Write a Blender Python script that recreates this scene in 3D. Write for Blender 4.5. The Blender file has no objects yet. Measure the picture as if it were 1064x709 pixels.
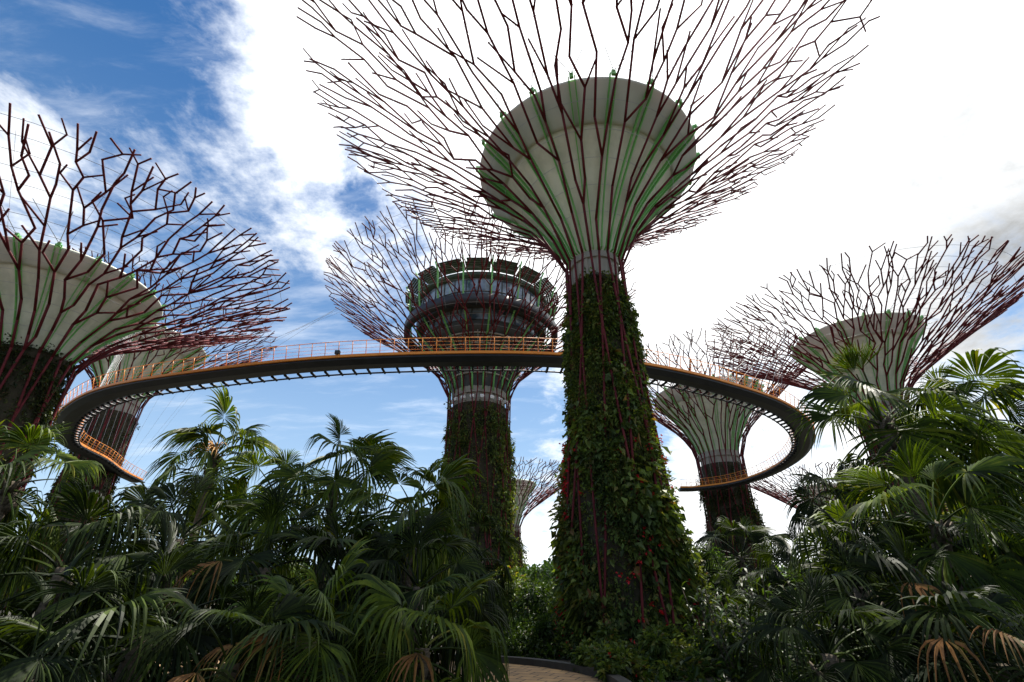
import bpy, math, random
import numpy as np
from mathutils import Vector

R = math.radians
SC = bpy.context.scene
COL = SC.collection

# ------------------------------------------------------------------ camera
PITCH = R(28.0)
CAMZ = 1.6
FPX = 502.0                      # focal length in pixels of a 1064 px wide frame (about 17 mm)
cam_d = bpy.data.cameras.new("camera")
cam = bpy.data.objects.new("camera", cam_d)
COL.objects.link(cam)
cam.location = (0, 0, CAMZ)
cam.rotation_euler = (R(90) + PITCH, 0, 0)
cam_d.sensor_width = 36.0
cam_d.lens = 36.0 * FPX / 1064.0
cam_d.clip_start = 0.05
cam_d.clip_end = 6000
SC.camera = cam

# ------------------------------------------------------------------ sky, sun, exposure
SUN_EL, SUN_AZ = R(67), R(32)            # azimuth measured from +Y towards +X
w = bpy.data.worlds.new("World")
SC.world = w
w.use_nodes = True
nt = w.node_tree
nt.nodes.clear()


class NT:
    """tiny node-tree helper"""
    def __init__(s, tree):
        s.t = tree

    def n(s, typ, **kw):
        nd = s.t.nodes.new(typ)
        for k, v in kw.items():
            if k == 'inp':
                for i, val in v.items():
                    if isinstance(val, bpy.types.NodeSocket):
                        s.t.links.new(val, nd.inputs[i])
                    else:
                        nd.inputs[i].default_value = val
            else:
                setattr(nd, k, v)
        return nd

    def m(s, op, a, b=0.0, c=0.0, clamp=False):
        nd = s.n('ShaderNodeMath', operation=op, use_clamp=clamp, inp={0: a, 1: b, 2: c})
        return nd.outputs[0]

    def ramp(s, fac, stops, interp='LINEAR'):
        nd = s.n('ShaderNodeValToRGB', inp={0: fac})
        cr = nd.color_ramp
        cr.interpolation = interp
        while len(cr.elements) > len(stops):
            cr.elements.remove(cr.elements[-1])
        while len(cr.elements) < len(stops):
            cr.elements.new(1.0)
        for e, (p, c) in zip(cr.elements, stops):
            e.position = p
            e.color = (*c, 1.0) if len(c) == 3 else c
        return nd.outputs[0]

    def mix(s, fac, a, b, blend='MIX'):
        nd = s.n('ShaderNodeMix', data_type='RGBA', blend_type=blend, inp={0: fac, 6: a, 7: b})
        return nd.outputs[2]


def raydir(px, py):
    v = np.array([(px - 532) / FPX,
                  math.cos(PITCH) - math.sin(PITCH) * (354.5 - py) / FPX,
                  math.sin(PITCH) + math.cos(PITCH) * (354.5 - py) / FPX])
    return v


def at(px, py, y):
    """world point at depth y that lies along the direction of a photograph pixel"""
    d = raydir(px, py)
    d = d * (y / d[1])
    return float(d[0]), float(y), float(d[2] + CAMZ)


k = NT(nt)
sky = k.n('ShaderNodeTexSky', sky_type='NISHITA', sun_disc=False, sun_elevation=SUN_EL, sun_rotation=SUN_AZ,
          air_density=1.0, dust_density=0.5, ozone_density=2.5)
tc = k.n('ShaderNodeTexCoord')
gen = tc.outputs['Generated']
sep = k.n('ShaderNodeSeparateXYZ', inp={0: gen})
zz = k.m('MAXIMUM', sep.outputs[2], 0.0)
den = k.m('ADD', zz, 0.22)
px_ = k.m('DIVIDE', sep.outputs[0], den)
py_ = k.m('DIVIDE', sep.outputs[1], den)
pl = k.n('ShaderNodeCombineXYZ', inp={0: px_, 1: py_, 2: 0.0}).outputs[0]
warp = k.n('ShaderNodeTexNoise', inp={'Vector': pl, 'Scale': 1.3, 'Detail': 3.0})
pw = k.n('ShaderNodeVectorMath', operation='MULTIPLY_ADD', inp={0: warp.outputs['Color'], 1: (0.22, 0.22, 0.22), 2: pl}).outputs[0]
nz = k.n('ShaderNodeTexNoise', inp={'Vector': pw, 'Scale': 2.6, 'Detail': 10.0, 'Roughness': 0.64}).outputs['Fac']
nfine = k.n('ShaderNodeTexNoise', inp={'Vector': pw, 'Scale': 6.0, 'Detail': 6.0, 'Roughness': 0.65}).outputs['Fac']
dens = k.m('MULTIPLY_ADD', nz, 3.0, -1.15)
dens = k.m('ADD', dens, k.m('MULTIPLY_ADD', nfine, 1.4, -0.70))


def blob(px, py, sharp):
    d = Vector(raydir(px, py)).normalized()
    dt = k.n('ShaderNodeVectorMath', operation='DOT_PRODUCT', inp={0: gen, 1: tuple(d)}).outputs['Value']
    return k.m('EXPONENT', k.m('MULTIPLY', k.m('SUBTRACT', dt, 1.0), sharp))


for (bx_, by_, sh, am) in [(-20, 40, 10, -0.75), (130, 130, 30, -0.55), (210, 190, 60, -0.35), (60, 40, 30, -0.2), (-150, 300, 20, -0.5),
                           (60, 210, 45, 1.35), (10, 130, 120, 0.5), (225, 90, 60, 0.6), (320, 150, 60, 0.4), (250, 290, 80, 0.25),
                           (335, 215, 200, -0.28), (330, 330, 160, -0.22),
                           (330, 450, 22, -0.85), (560, 470, 25, -0.75), (200, 440, 30, -0.35), (690, 470, 60, -0.5),
                           (800, 440, 50, -0.25), (1045, 350, 80, -0.35),
                           (575, 575, 90, 0.7), (690, 575, 60, 0.8), (800, 560, 60, 0.4),
                           (700, 200, 7, 0.85), (880, 120, 9, 0.5), (400, 60, 20, 0.3)]:
    dens = k.m('ADD', dens, k.m('MULTIPLY', blob(bx_, by_, sh), am))
back = k.m('MULTIPLY', k.m('MAXIMUM', k.m('MULTIPLY', sep.outputs[1], -1.0), 0.0), -0.12)   # unseen scattered cloud behind the viewer, shaped for its fill light
dens = k.m('ADD', dens, back)
strv = k.n('ShaderNodeMapping', inp={'Vector': pw, 'Rotation': (0, 0, R(35)), 'Scale': (1.2, 4.5, 1.0)}).outputs[0]
nwisp = k.n('ShaderNodeTexNoise', inp={'Vector': strv, 'Scale': 1.6, 'Detail': 8.0, 'Roughness': 0.65}).outputs['Fac']
wisp = k.n('ShaderNodeMapRange', interpolation_type='SMOOTHSTEP', inp={0: nwisp, 1: 0.47, 2: 0.80, 3: 0.0, 4: 0.38}).outputs[0]
cmask0 = k.n('ShaderNodeMapRange', interpolation_type='SMOOTHSTEP', inp={0: dens, 1: -0.05, 2: 0.85, 3: 0.0, 4: 1.0}).outputs[0]
cmask = k.m('MAXIMUM', cmask0, wisp)
# cloud brightness: glare of the veiled sun, grey undersides away from it
sdir = Vector((math.sin(SUN_AZ) * math.cos(SUN_EL), math.cos(SUN_AZ) * math.cos(SUN_EL), math.sin(SUN_EL)))
sd = k.n('ShaderNodeVectorMath', operation='DOT_PRODUCT', inp={0: gen, 1: tuple(sdir)}).outputs['Value']
glow = k.m('EXPONENT', k.m('MULTIPLY', k.m('SUBTRACT', sd, 1.0), 4.0))
glow2 = k.m('EXPONENT', k.m('MULTIPLY', k.m('SUBTRACT', sd, 1.0), 30.0))
cb = k.m('ADD', k.m('MULTIPLY_ADD', glow, 6.0, 10.5), k.m('MULTIPLY', glow2, 6.0))
shade = k.m('MULTIPLY_ADD', nz, -9.0, 2.6)
cb = k.m('ADD', cb, k.m('ADD', shade, 1.2))
cb = k.m('SUBTRACT', cb, k.m('MULTIPLY', k.m('MULTIPLY', blob(1020, 190, 40), nz), 12.0))
cb = k.m('SUBTRACT', cb, k.m('MULTIPLY', k.m('MULTIPLY', blob(1080, 300, 90), nz), 8.0))
cb = k.m('SUBTRACT', cb, k.m('MULTIPLY', k.m('MAXIMUM', k.m('MULTIPLY', sep.outputs[1], -1.0), 0.0), 4.8))  # unseen cloud behind the viewer dimmed to hold down its fill
ccol = k.n('ShaderNodeVectorMath', operation='SCALE', inp={0: (0.97, 0.99, 1.0), 'Scale': cb}).outputs[0]
hz_ = k.m('POWER', k.m('SUBTRACT', 1.0, k.m('MINIMUM', zz, 1.0)), 2.2)
skyc0 = k.n('ShaderNodeHueSaturation', inp={'Saturation': 1.42, 'Value': 0.88, 'Color': sky.outputs[0]}).outputs[0]
skyc = k.mix(k.m('MULTIPLY', hz_, 1.0), skyc0, (4.9, 6.5, 8.3, 1))       # pale humid air low down
mixc = k.mix(cmask, skyc, ccol)
bg = k.n('ShaderNodeBackground', inp={'Color': mixc, 'Strength': 0.066})
wo = k.n('ShaderNodeOutputWorld', inp={'Surface': bg.outputs[0]})

sun_d = bpy.data.lights.new("sun", 'SUN')
sun_d.energy = 5.0
sun_d.angle = R(0.6)
sun_d.color = (1.0, 0.94, 0.84)
sun = bpy.data.objects.new("sun", sun_d)
COL.objects.link(sun)
sun.rotation_euler = (-sdir).to_track_quat('-Z', 'Y').to_euler()

SC.view_settings.view_transform = 'Standard'
SC.view_settings.look = 'None'
SC.view_settings.exposure = 1.08
SC.view_settings.gamma = 1.0
SC.cycles.max_bounces = 6
SC.cycles.transparent_max_bounces = 6

# ------------------------------------------------------------------ helpers
rnd = random.Random(7)


class MB:
    """collects quads and triangles and links them as ONE mesh object"""
    def __init__(s):
        s.v, s.q, s.t, s.n = [], [], [], 0

    def add(s, v, q=None, t=None):
        v = np.asarray(v, float).reshape(-1, 3)
        if q is not None and len(q):
            s.q.append(np.asarray(q, int).reshape(-1, 4) + s.n)
        if t is not None and len(t):
            s.t.append(np.asarray(t, int).reshape(-1, 3) + s.n)
        s.v.append(v)
        s.n += len(v)

    def tube(s, pts, r, sides=6, cap=True):
        pts = np.asarray(pts, float)
        n = len(pts)
        rr = np.full(n, r) if np.isscalar(r) else np.asarray(r, float)
        tg = np.gradient(pts, axis=0)
        tg /= np.linalg.norm(tg, axis=1)[:, None] + 1e-12
        ref = np.array([0, 0, 1.0]) if abs(tg[0][2]) < 0.9 else np.array([1.0, 0, 0])
        vs = []
        a = np.arange(sides) * 2 * np.pi / sides
        for i in range(n):
            u = np.cross(tg[i], ref)
            u /= np.linalg.norm(u) + 1e-12
            ref2 = np.cross(u, tg[i])
            vs.append(pts[i] + rr[i] * (np.cos(a)[:, None] * u + np.sin(a)[:, None] * ref2))
            ref = ref2
        v = np.concatenate(vs)
        q = []
        for i in range(n - 1):
            for j in range(sides):
                j2 = (j + 1) % sides
                q.append((i * sides + j, i * sides + j2, (i + 1) * sides + j2, (i + 1) * sides + j))
        t = []
        if cap:
            v = np.concatenate([v, pts[:1], pts[-1:]])
            c0, c1 = n * sides, n * sides + 1
            for j in range(sides):
                j2 = (j + 1) % sides
                t.append((c0, j2, j))
                t.append((c1, (n - 1) * sides + j, (n - 1) * sides + j2))
        s.add(v, q, t)

    def ring(s, r, z, tr, n=64, sides=4, cx=0, cy=0):
        a = np.arange(n + 1) * 2 * np.pi / n
        s.tube(np.stack([cx + r * np.cos(a), cy + r * np.sin(a), np.full(n + 1, z)], 1), tr, sides, cap=False)

    def lathe(s, prof, n=64, cx=0, cy=0, close=False):
        prof = np.asarray(prof, float)
        a = np.arange(n) * 2 * np.pi / n
        v = np.stack([cx + prof[:, 0][:, None] * np.cos(a), cy + prof[:, 0][:, None] * np.sin(a),
                      np.repeat(prof[:, 1][:, None], n, 1)], 2).reshape(-1, 3)
        q = []
        m = len(prof)
        for i in range(m if close else m - 1):
            i2 = (i + 1) % m
            for j in range(n):
                j2 = (j + 1) % n
                q.append((i * n + j, i * n + j2, i2 * n + j2, i2 * n + j))
        s.add(v, q)

    def box(s, c, size, rz=0.0):
        x, y, z = [d / 2 for d in size]
        v = np.array([(sx * x, sy * y, sz * z) for sx in (-1, 1) for sy in (-1, 1) for sz in (-1, 1)])
        cs, sn = math.cos(rz), math.sin(rz)
        v = np.stack([v[:, 0] * cs - v[:, 1] * sn, v[:, 0] * sn + v[:, 1] * cs, v[:, 2]], 1) + np.asarray(c)
        s.add(v, [(0, 1, 3, 2), (4, 6, 7, 5), (0, 4, 5, 1), (2, 3, 7, 6), (0, 2, 6, 4), (1, 5, 7, 3)])

    def mesh(s, name, mats, smooth=True):
        v = np.concatenate(s.v)
        q = np.concatenate(s.q) if s.q else np.zeros((0, 4), int)
        t = np.concatenate(s.t) if s.t else np.zeros((0, 3), int)
        me = bpy.data.meshes.new(name)
        me.vertices.add(len(v))
        me.vertices.foreach_set('co', v.astype(np.float32).ravel())
        li = np.concatenate([q.ravel(), t.ravel()]).astype(np.int32)
        me.loops.add(len(li))
        me.loops.foreach_set('vertex_index', li)
        ls = np.concatenate([np.arange(len(q)) * 4, len(q) * 4 + np.arange(len(t)) * 3]).astype(np.int32)
        me.polygons.add(len(ls))
        me.polygons.foreach_set('loop_start', ls)
        me.polygons.foreach_set('use_smooth', np.full(len(ls), smooth))
        me.update(calc_edges=True)
        me.validate()
        me.materials.append(mats)
        return me

    def build(s, name, mat, parent=None, smooth=True):
        o = bpy.data.objects.new(name, s.mesh(name, mat, smooth))
        COL.objects.link(o)
        if parent is not None:
            o.parent = parent
        return o


def tag(o, label=None, cat=None, group=None, kind=None):
    for key, val in (('label', label), ('category', cat), ('group', group), ('kind', kind)):
        if val:
            o[key] = val
    return o


def empty(name, loc, label, cat, group=None, rz=0.0):
    o = bpy.data.objects.new(name, None)
    COL.objects.link(o)
    o.location = loc
    o.rotation_euler = (0, 0, rz)
    o.empty_display_size = 0.3
    return tag(o, label, cat, group)


# ------------------------------------------------------------------ materials
def mat(name, col, rough=0.6, metal=0.0, spec=0.5):
    m = bpy.data.materials.new(name)
    m.use_nodes = True
    b = m.node_tree.nodes['Principled BSDF']
    b.inputs['Base Color'].default_value = (*col, 1)
    b.inputs['Roughness'].default_value = rough
    b.inputs['Metallic'].default_value = metal
    b.inputs['Specular IOR Level'].default_value = spec
    return m, NT(m.node_tree), b


def noisy(name, c1, c2, scale, rough=0.7, bump=0.0, detail=6.0, lo=0.35, hi=0.65, metal=0.0, spec=0.5, stretch=None):
    m, t, b = mat(name, c1, rough, metal, spec)
    co = t.n('ShaderNodeTexCoord').outputs['Object']
    if stretch:
        co = t.n('ShaderNodeMapping', inp={'Vector': co, 'Scale': stretch}).outputs[0]
    n = t.n('ShaderNodeTexNoise', inp={'Vector': co, 'Scale': scale, 'Detail': detail, 'Roughness': 0.6})
    c = t.ramp(n.outputs['Fac'], [(lo, c1), (hi, c2)])
    t.t.links.new(c, b.inputs['Base Color'])
    if bump:
        bp = t.n('ShaderNodeBump', inp={'Strength': bump, 'Distance': 0.05, 'Height': n.outputs['Fac']})
        t.t.links.new(bp.outputs[0], b.inputs['Normal'])
    return m


def leaf_mat(name, stops, rough=0.45, trans=0.3, patch=None, pscale=0.6, spec=0.2):
    """stops: colours spread over a random value per leaf; patch: colours spread over soft patches"""
    m = bpy.data.materials.new(name)
    m.use_nodes = True
    t = NT(m.node_tree)
    m.node_tree.nodes.clear()
    g = t.n('ShaderNodeNewGeometry')
    c = t.ramp(g.outputs['Random Per Island'], stops)
    co = t.n('ShaderNodeTexCoord').outputs['Object']
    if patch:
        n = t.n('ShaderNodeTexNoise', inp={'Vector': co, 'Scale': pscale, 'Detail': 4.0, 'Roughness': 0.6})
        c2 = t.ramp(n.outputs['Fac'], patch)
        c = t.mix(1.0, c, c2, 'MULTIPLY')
    n2 = t.n('ShaderNodeTexNoise', inp={'Vector': co, 'Scale': 14.0, 'Detail': 3.0})
    v = t.m('MULTIPLY_ADD', n2.outputs['Fac'], 0.7, 0.65)
    c = t.n('ShaderNodeVectorMath', operation='SCALE', inp={0: c, 'Scale': v}).outputs[0]
    p = t.n('ShaderNodeBsdfPrincipled', inp={'Base Color': c, 'Roughness': rough, 'Specular IOR Level': spec})
    tr = t.n('ShaderNodeBsdfTranslucent', inp={'Color': t.mix(1.0, c, (2.2, 2.1, 0.45, 1), 'MULTIPLY')})
    mx = t.n('ShaderNodeMixShader', inp={0: trans, 1: p.outputs[0], 2: tr.outputs[0]})
    t.n('ShaderNodeOutputMaterial', inp={'Surface': mx.outputs[0]})
    return m


M = {}
M['steel'] = noisy('maroon_painted_steel', (0.085, 0.013, 0.018), (0.14, 0.022, 0.026), 1.5, 0.7, detail=3, spec=0.15)
M['membrane'] = noisy('bowl_membrane', (0.44, 0.46, 0.37), (0.66, 0.67, 0.56), 0.9, 0.75, lo=0.32, hi=0.62, detail=8, stretch=(1, 1, 0.22))
_t = NT(M['membrane'].node_tree)
_p = M['membrane'].node_tree.nodes['Principled BSDF']
_tr = _t.n('ShaderNodeBsdfTranslucent', inp={'Color': (0.80, 0.78, 0.66, 1)})
_mx = _t.n('ShaderNodeMixShader', inp={0: 0.012, 1: _p.outputs[0], 2: _tr.outputs[0]})
_t.t.links.new(_mx.outputs[0], M['membrane'].node_tree.nodes['Material Output'].inputs['Surface'])
M['rim'] = noisy('bowl_rim_grey', (0.46, 0.49, 0.41), (0.58, 0.61, 0.52), 0.5, 0.6, lo=0.3, hi=0.7)
M['green'] = noisy('green_painted_steel', (0.13, 0.42, 0.10), (0.20, 0.54, 0.15), 1.2, 0.45, lo=0.3, hi=0.7)
M['cable'] = mat('galvanised_cable', (0.45, 0.46, 0.47), 0.5, 0.3)[0]
M['core'] = noisy('planted_concrete', (0.024, 0.022, 0.010), (0.06, 0.046, 0.026), 1.3, 0.9, 0.5, lo=0.35, hi=0.7)
M['concrete'] = noisy('grey_concrete', (0.26, 0.24, 0.20), (0.42, 0.39, 0.33), 0.8, 0.8, lo=0.3, hi=0.7, stretch=(2, 2, 0.5))
M['orange'] = noisy('orange_paint', (0.78, 0.24, 0.015), (0.88, 0.31, 0.03), 0.8, 0.45, lo=0.3, hi=0.7)
M['black'] = noisy('dark_steel', (0.010, 0.012, 0.017), (0.022, 0.026, 0.034), 0.7, 0.5, lo=0.3, hi=0.7)
M['dark'] = noisy('charcoal_cladding', (0.03, 0.032, 0.03), (0.06, 0.065, 0.06), 0.7, 0.6, lo=0.3, hi=0.7)
M['lattice'] = noisy('dark_green_lattice', (0.03, 0.05, 0.03), (0.06, 0.10, 0.06), 1.2, 0.6, lo=0.3, hi=0.7)
M['white'] = mat('white_paint', (0.75, 0.75, 0.73), 0.5)[0]
m_, t_, b_ = mat('window_glass', (0.10, 0.15, 0.20), 0.06, 0.0, 0.9)
n_ = t_.n('ShaderNodeTexNoise', inp={'Vector': t_.n('ShaderNodeTexCoord').outputs['Object'], 'Scale': 0.6, 'Detail': 2.0})
t_.t.links.new(t_.ramp(n_.outputs['Fac'], [(0.35, (0.05, 0.08, 0.11)), (0.65, (0.30, 0.40, 0.50))]), b_.inputs['Base Color'])
M['glass'] = m_
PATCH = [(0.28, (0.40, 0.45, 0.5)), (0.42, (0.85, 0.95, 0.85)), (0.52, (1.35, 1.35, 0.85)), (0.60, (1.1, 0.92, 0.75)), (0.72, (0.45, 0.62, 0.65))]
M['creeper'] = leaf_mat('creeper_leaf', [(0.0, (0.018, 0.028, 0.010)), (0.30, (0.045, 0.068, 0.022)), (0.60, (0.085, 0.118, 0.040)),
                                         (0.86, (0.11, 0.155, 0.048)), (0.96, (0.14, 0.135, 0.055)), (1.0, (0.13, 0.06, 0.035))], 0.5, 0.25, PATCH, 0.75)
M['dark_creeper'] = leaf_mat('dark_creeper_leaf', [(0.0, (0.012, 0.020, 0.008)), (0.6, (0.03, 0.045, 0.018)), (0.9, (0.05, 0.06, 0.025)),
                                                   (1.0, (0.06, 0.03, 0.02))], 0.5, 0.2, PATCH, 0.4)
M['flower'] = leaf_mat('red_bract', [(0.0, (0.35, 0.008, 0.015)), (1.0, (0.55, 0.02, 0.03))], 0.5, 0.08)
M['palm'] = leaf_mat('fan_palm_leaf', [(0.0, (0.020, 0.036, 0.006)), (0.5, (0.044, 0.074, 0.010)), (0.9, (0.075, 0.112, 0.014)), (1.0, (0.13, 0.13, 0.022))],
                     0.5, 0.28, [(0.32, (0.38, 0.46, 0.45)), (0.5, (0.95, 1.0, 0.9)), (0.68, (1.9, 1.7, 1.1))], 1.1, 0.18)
M['palm_shaded'] = leaf_mat('shaded_palm_leaf', [(0.0, (0.006, 0.012, 0.003)), (0.6, (0.014, 0.025, 0.006)), (1.0, (0.036, 0.056, 0.012))],
                          0.5, 0.25, [(0.32, (0.45, 0.52, 0.5)), (0.5, (1.0, 1.0, 0.95)), (0.68, (1.9, 1.8, 1.2))], 1.1, 0.16)  # darker copy of the fan palm leaf, thicket shade put into its colour
M['dry'] = leaf_mat('dry_palm_leaf', [(0.0, (0.07, 0.035, 0.015)), (0.35, (0.18, 0.085, 0.025)), (0.6, (0.07, 0.085, 0.02)), (0.85, (0.13, 0.13, 0.03)), (1.0, (0.30, 0.20, 0.05))], 0.6, 0.25)
M['stalk'] = noisy('palm_flower_stalk', (0.45, 0.22, 0.06), (0.62, 0.36, 0.12), 6, 0.6)
M['bark'] = noisy('palm_bark', (0.05, 0.038, 0.026), (0.12, 0.095, 0.065), 5, 0.9, 0.6, stretch=(1, 1, 5))
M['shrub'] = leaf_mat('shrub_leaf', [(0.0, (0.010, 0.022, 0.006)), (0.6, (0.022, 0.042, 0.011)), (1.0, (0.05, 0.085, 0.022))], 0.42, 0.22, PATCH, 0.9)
M['light_shrub'] = leaf_mat('light_shrub_leaf', [(0.0, (0.03, 0.06, 0.02)), (0.6, (0.055, 0.10, 0.035)), (1.0, (0.10, 0.15, 0.05))], 0.5, 0.25)
M['olive'] = leaf_mat('olive_tree_leaf', [(0.0, (0.04, 0.05, 0.015)), (0.6, (0.075, 0.085, 0.028)), (1.0, (0.13, 0.13, 0.045))], 0.5, 0.35)
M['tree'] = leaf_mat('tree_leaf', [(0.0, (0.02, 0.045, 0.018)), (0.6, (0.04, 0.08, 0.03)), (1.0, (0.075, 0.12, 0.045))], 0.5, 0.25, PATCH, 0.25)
M['soil'] = noisy('soil', (0.018, 0.016, 0.011), (0.045, 0.04, 0.026), 0.8, 0.95, 0.4)
M['kerb'] = noisy('dark_kerb_stone', (0.016, 0.015, 0.014), (0.04, 0.038, 0.035), 3.0, 0.6, 0.2)
# pavers
m_, t_, b_ = mat('tan_pavers', (0.35, 0.24, 0.13), 0.75)
co_ = t_.n('ShaderNodeTexCoord').outputs['Object']
mp_ = t_.n('ShaderNodeMapping', inp={'Vector': co_, 'Rotation': (0, 0, R(24))}).outputs[0]
bk_ = t_.n('ShaderNodeTexBrick', inp={'Vector': mp_, 'Color1': (0.50, 0.32, 0.15, 1), 'Color2': (0.38, 0.25, 0.13, 1),
                                      'Mortar': (0.035, 0.03, 0.025, 1), 'Scale': 1.0, 'Mortar Size': 0.018, 'Brick Width': 0.5, 'Row Height': 0.4})
nn_ = t_.n('ShaderNodeTexNoise', inp={'Vector': co_, 'Scale': 2.2, 'Detail': 6.0})
t_.t.links.new(t_.mix(1.0, bk_.outputs['Color'], t_.ramp(nn_.outputs['Fac'], [(0.3, (0.65, 0.62, 0.6)), (0.7, (1.15, 1.1, 1.05))]), 'MULTIPLY'), b_.inputs['Base Color'])
t_.t.links.new(t_.n('ShaderNodeBump', inp={'Strength': 0.5, 'Distance': 0.02, 'Height': t_.m('SUBTRACT', 1.0, bk_.outputs['Fac'])}).outputs[0], b_.inputs['Normal'])
M['paver'] = m_

# ------------------------------------------------------------------ ground, path, kerb
g = MB()
gn = 60
rad = np.concatenate([[0], np.geomspace(3, 3000, 30)])
g.lathe([(max(r_, 0.001), -0.02 if r_ < 200 else -0.02) for r_ in rad], gn)
tag(g.build('ground', M['soil']), kind='structure')


def strip(left, right, z, name, m, thick=0.0):
    b = MB()
    L_, R_ = np.asarray(left, float), np.asarray(right, float)
    n = len(L_)
    v = np.concatenate([np.c_[L_, np.full(n, z)], np.c_[R_, np.full(n, z)]])
    b.add(v, [(i, i + 1, n + i + 1, n + i) for i in range(n - 1)])
    if thick:
        v2 = v.copy()
        v2[:, 2] -= thick
        b.add(v2, [(i, n + i, n + i + 1, i + 1) for i in range(n - 1)])
        for off in (0, n):
            a = np.concatenate([v[off:off + n], v2[off:off + n]])
            b.add(a, [(i, i + 1, n + i + 1, n + i) for i in range(n - 1)])
        for e in (0, n - 1):
            b.add([v[e], v[n + e], v2[n + e], v2[e]], [(0, 1, 2, 3)])
    o = b.build(name, m, None, False)
    return tag(o, kind='structure')


# paved walk that comes from the viewer, bends round the bed of the nearest tower and leaves behind the left palms
PC = np.array([(-0.2, -3), (-0.2, 3), (-0.2, 7.5), (0.0, 11.3), (-0.35, 13.2), (-1.9, 14.5), (-5.5, 14.9), (-10, 14.6), (-18, 13.4), (-26, 12.5)], float)


def smooth_line(P, m=10):
    out = []
    Q = np.concatenate([[2 * P[0] - P[1]], P, [2 * P[-1] - P[-2]]])
    for i in range(1, len(Q) - 2):
        for t in np.linspace(0, 1, m, endpoint=False):
            a, b_, c, d = Q[i - 1], Q[i], Q[i + 1], Q[i + 2]
            out.append(0.5 * (2 * b_ + (c - a) * t + (2 * a - 5 * b_ + 4 * c - d) * t * t + (3 * b_ - a - 3 * c + d) * t ** 3))
    out.append(P[-1])
    return np.array(out)


PL = smooth_line(PC)
_t = np.gradient(PL, axis=0)
_t /= np.linalg.norm(_t, axis=1)[:, None]
PN = np.stack([_t[:, 1], -_t[:, 0]], 1)          # right-hand side of the walk
strip(PL - PN * 2.1, PL + PN * 2.1, 0.0, 'path', M['paver'])
strip(PL + PN * 2.1, PL + PN * 2.35, 0.15, 'kerb', M['kerb'], 0.2)
strip(PL - PN * 2.35, PL - PN * 2.1, 0.13, 'kerb', M['kerb'], 0.2)


# ------------------------------------------------------------------ leaf clouds
def leaf_cloud(b, P, D, L, Wd, rng, fold=0.25, sag=0.25):
    """one folded leaf (two triangles pairs) per point: P base points, D directions"""
    n = len(P)
    D = D / (np.linalg.norm(D, axis=1)[:, None] + 1e-9)
    ref = rng.normal(size=(n, 3)) + np.array([0, 0, 1.2])
    S = np.cross(D, ref)
    S /= np.linalg.norm(S, axis=1)[:, None] + 1e-9
    N = np.cross(S, D)
    L = np.asarray(L)[:, None] if not np.isscalar(L) else np.full((n, 1), L)
    Wd = np.asarray(Wd)[:, None] if not np.isscalar(Wd) else np.full((n, 1), Wd)
    dn = np.array([0, 0, -1.0])
    mid = P + D * L * 0.45 + dn * L * sag * 0.25
    tip = P + D * L + dn * L * sag
    v = np.stack([P, mid + S * Wd * 0.5 + N * Wd * fold, tip, mid - S * Wd * 0.5 + N * Wd * fold], 1)
    i = np.arange(n)[:, None] * 4
    t = np.concatenate([i + [0, 1, 2], i + [0, 2, 3]])
    b.add(v.reshape(-1, 3), None, t)


def rand_unit(rng, n):
    v = rng.normal(size=(n, 3))
    return v / np.linalg.norm(v, axis=1)[:, None]


def wob(th, z, seed, f=1.0):
    """smooth periodic noise around a trunk"""
    r_ = np.random.default_rng(seed)
    o = 0
    for i in range(7):
        a = r_.integers(1, 7)
        o = o + math.sin(1) * np.sin(a * th + r_.uniform(0.3, 2.2) * f * z + r_.uniform(0, 6.3)) / 2.2
    return o


# ------------------------------------------------------------------ supertrees
def canopy_curve(u):
    return np.interp(u, [0, .08, .15, .3, .45, .6, .8, 1], [0, .012, .045, .15, .32, .49, .73, 1])


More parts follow.
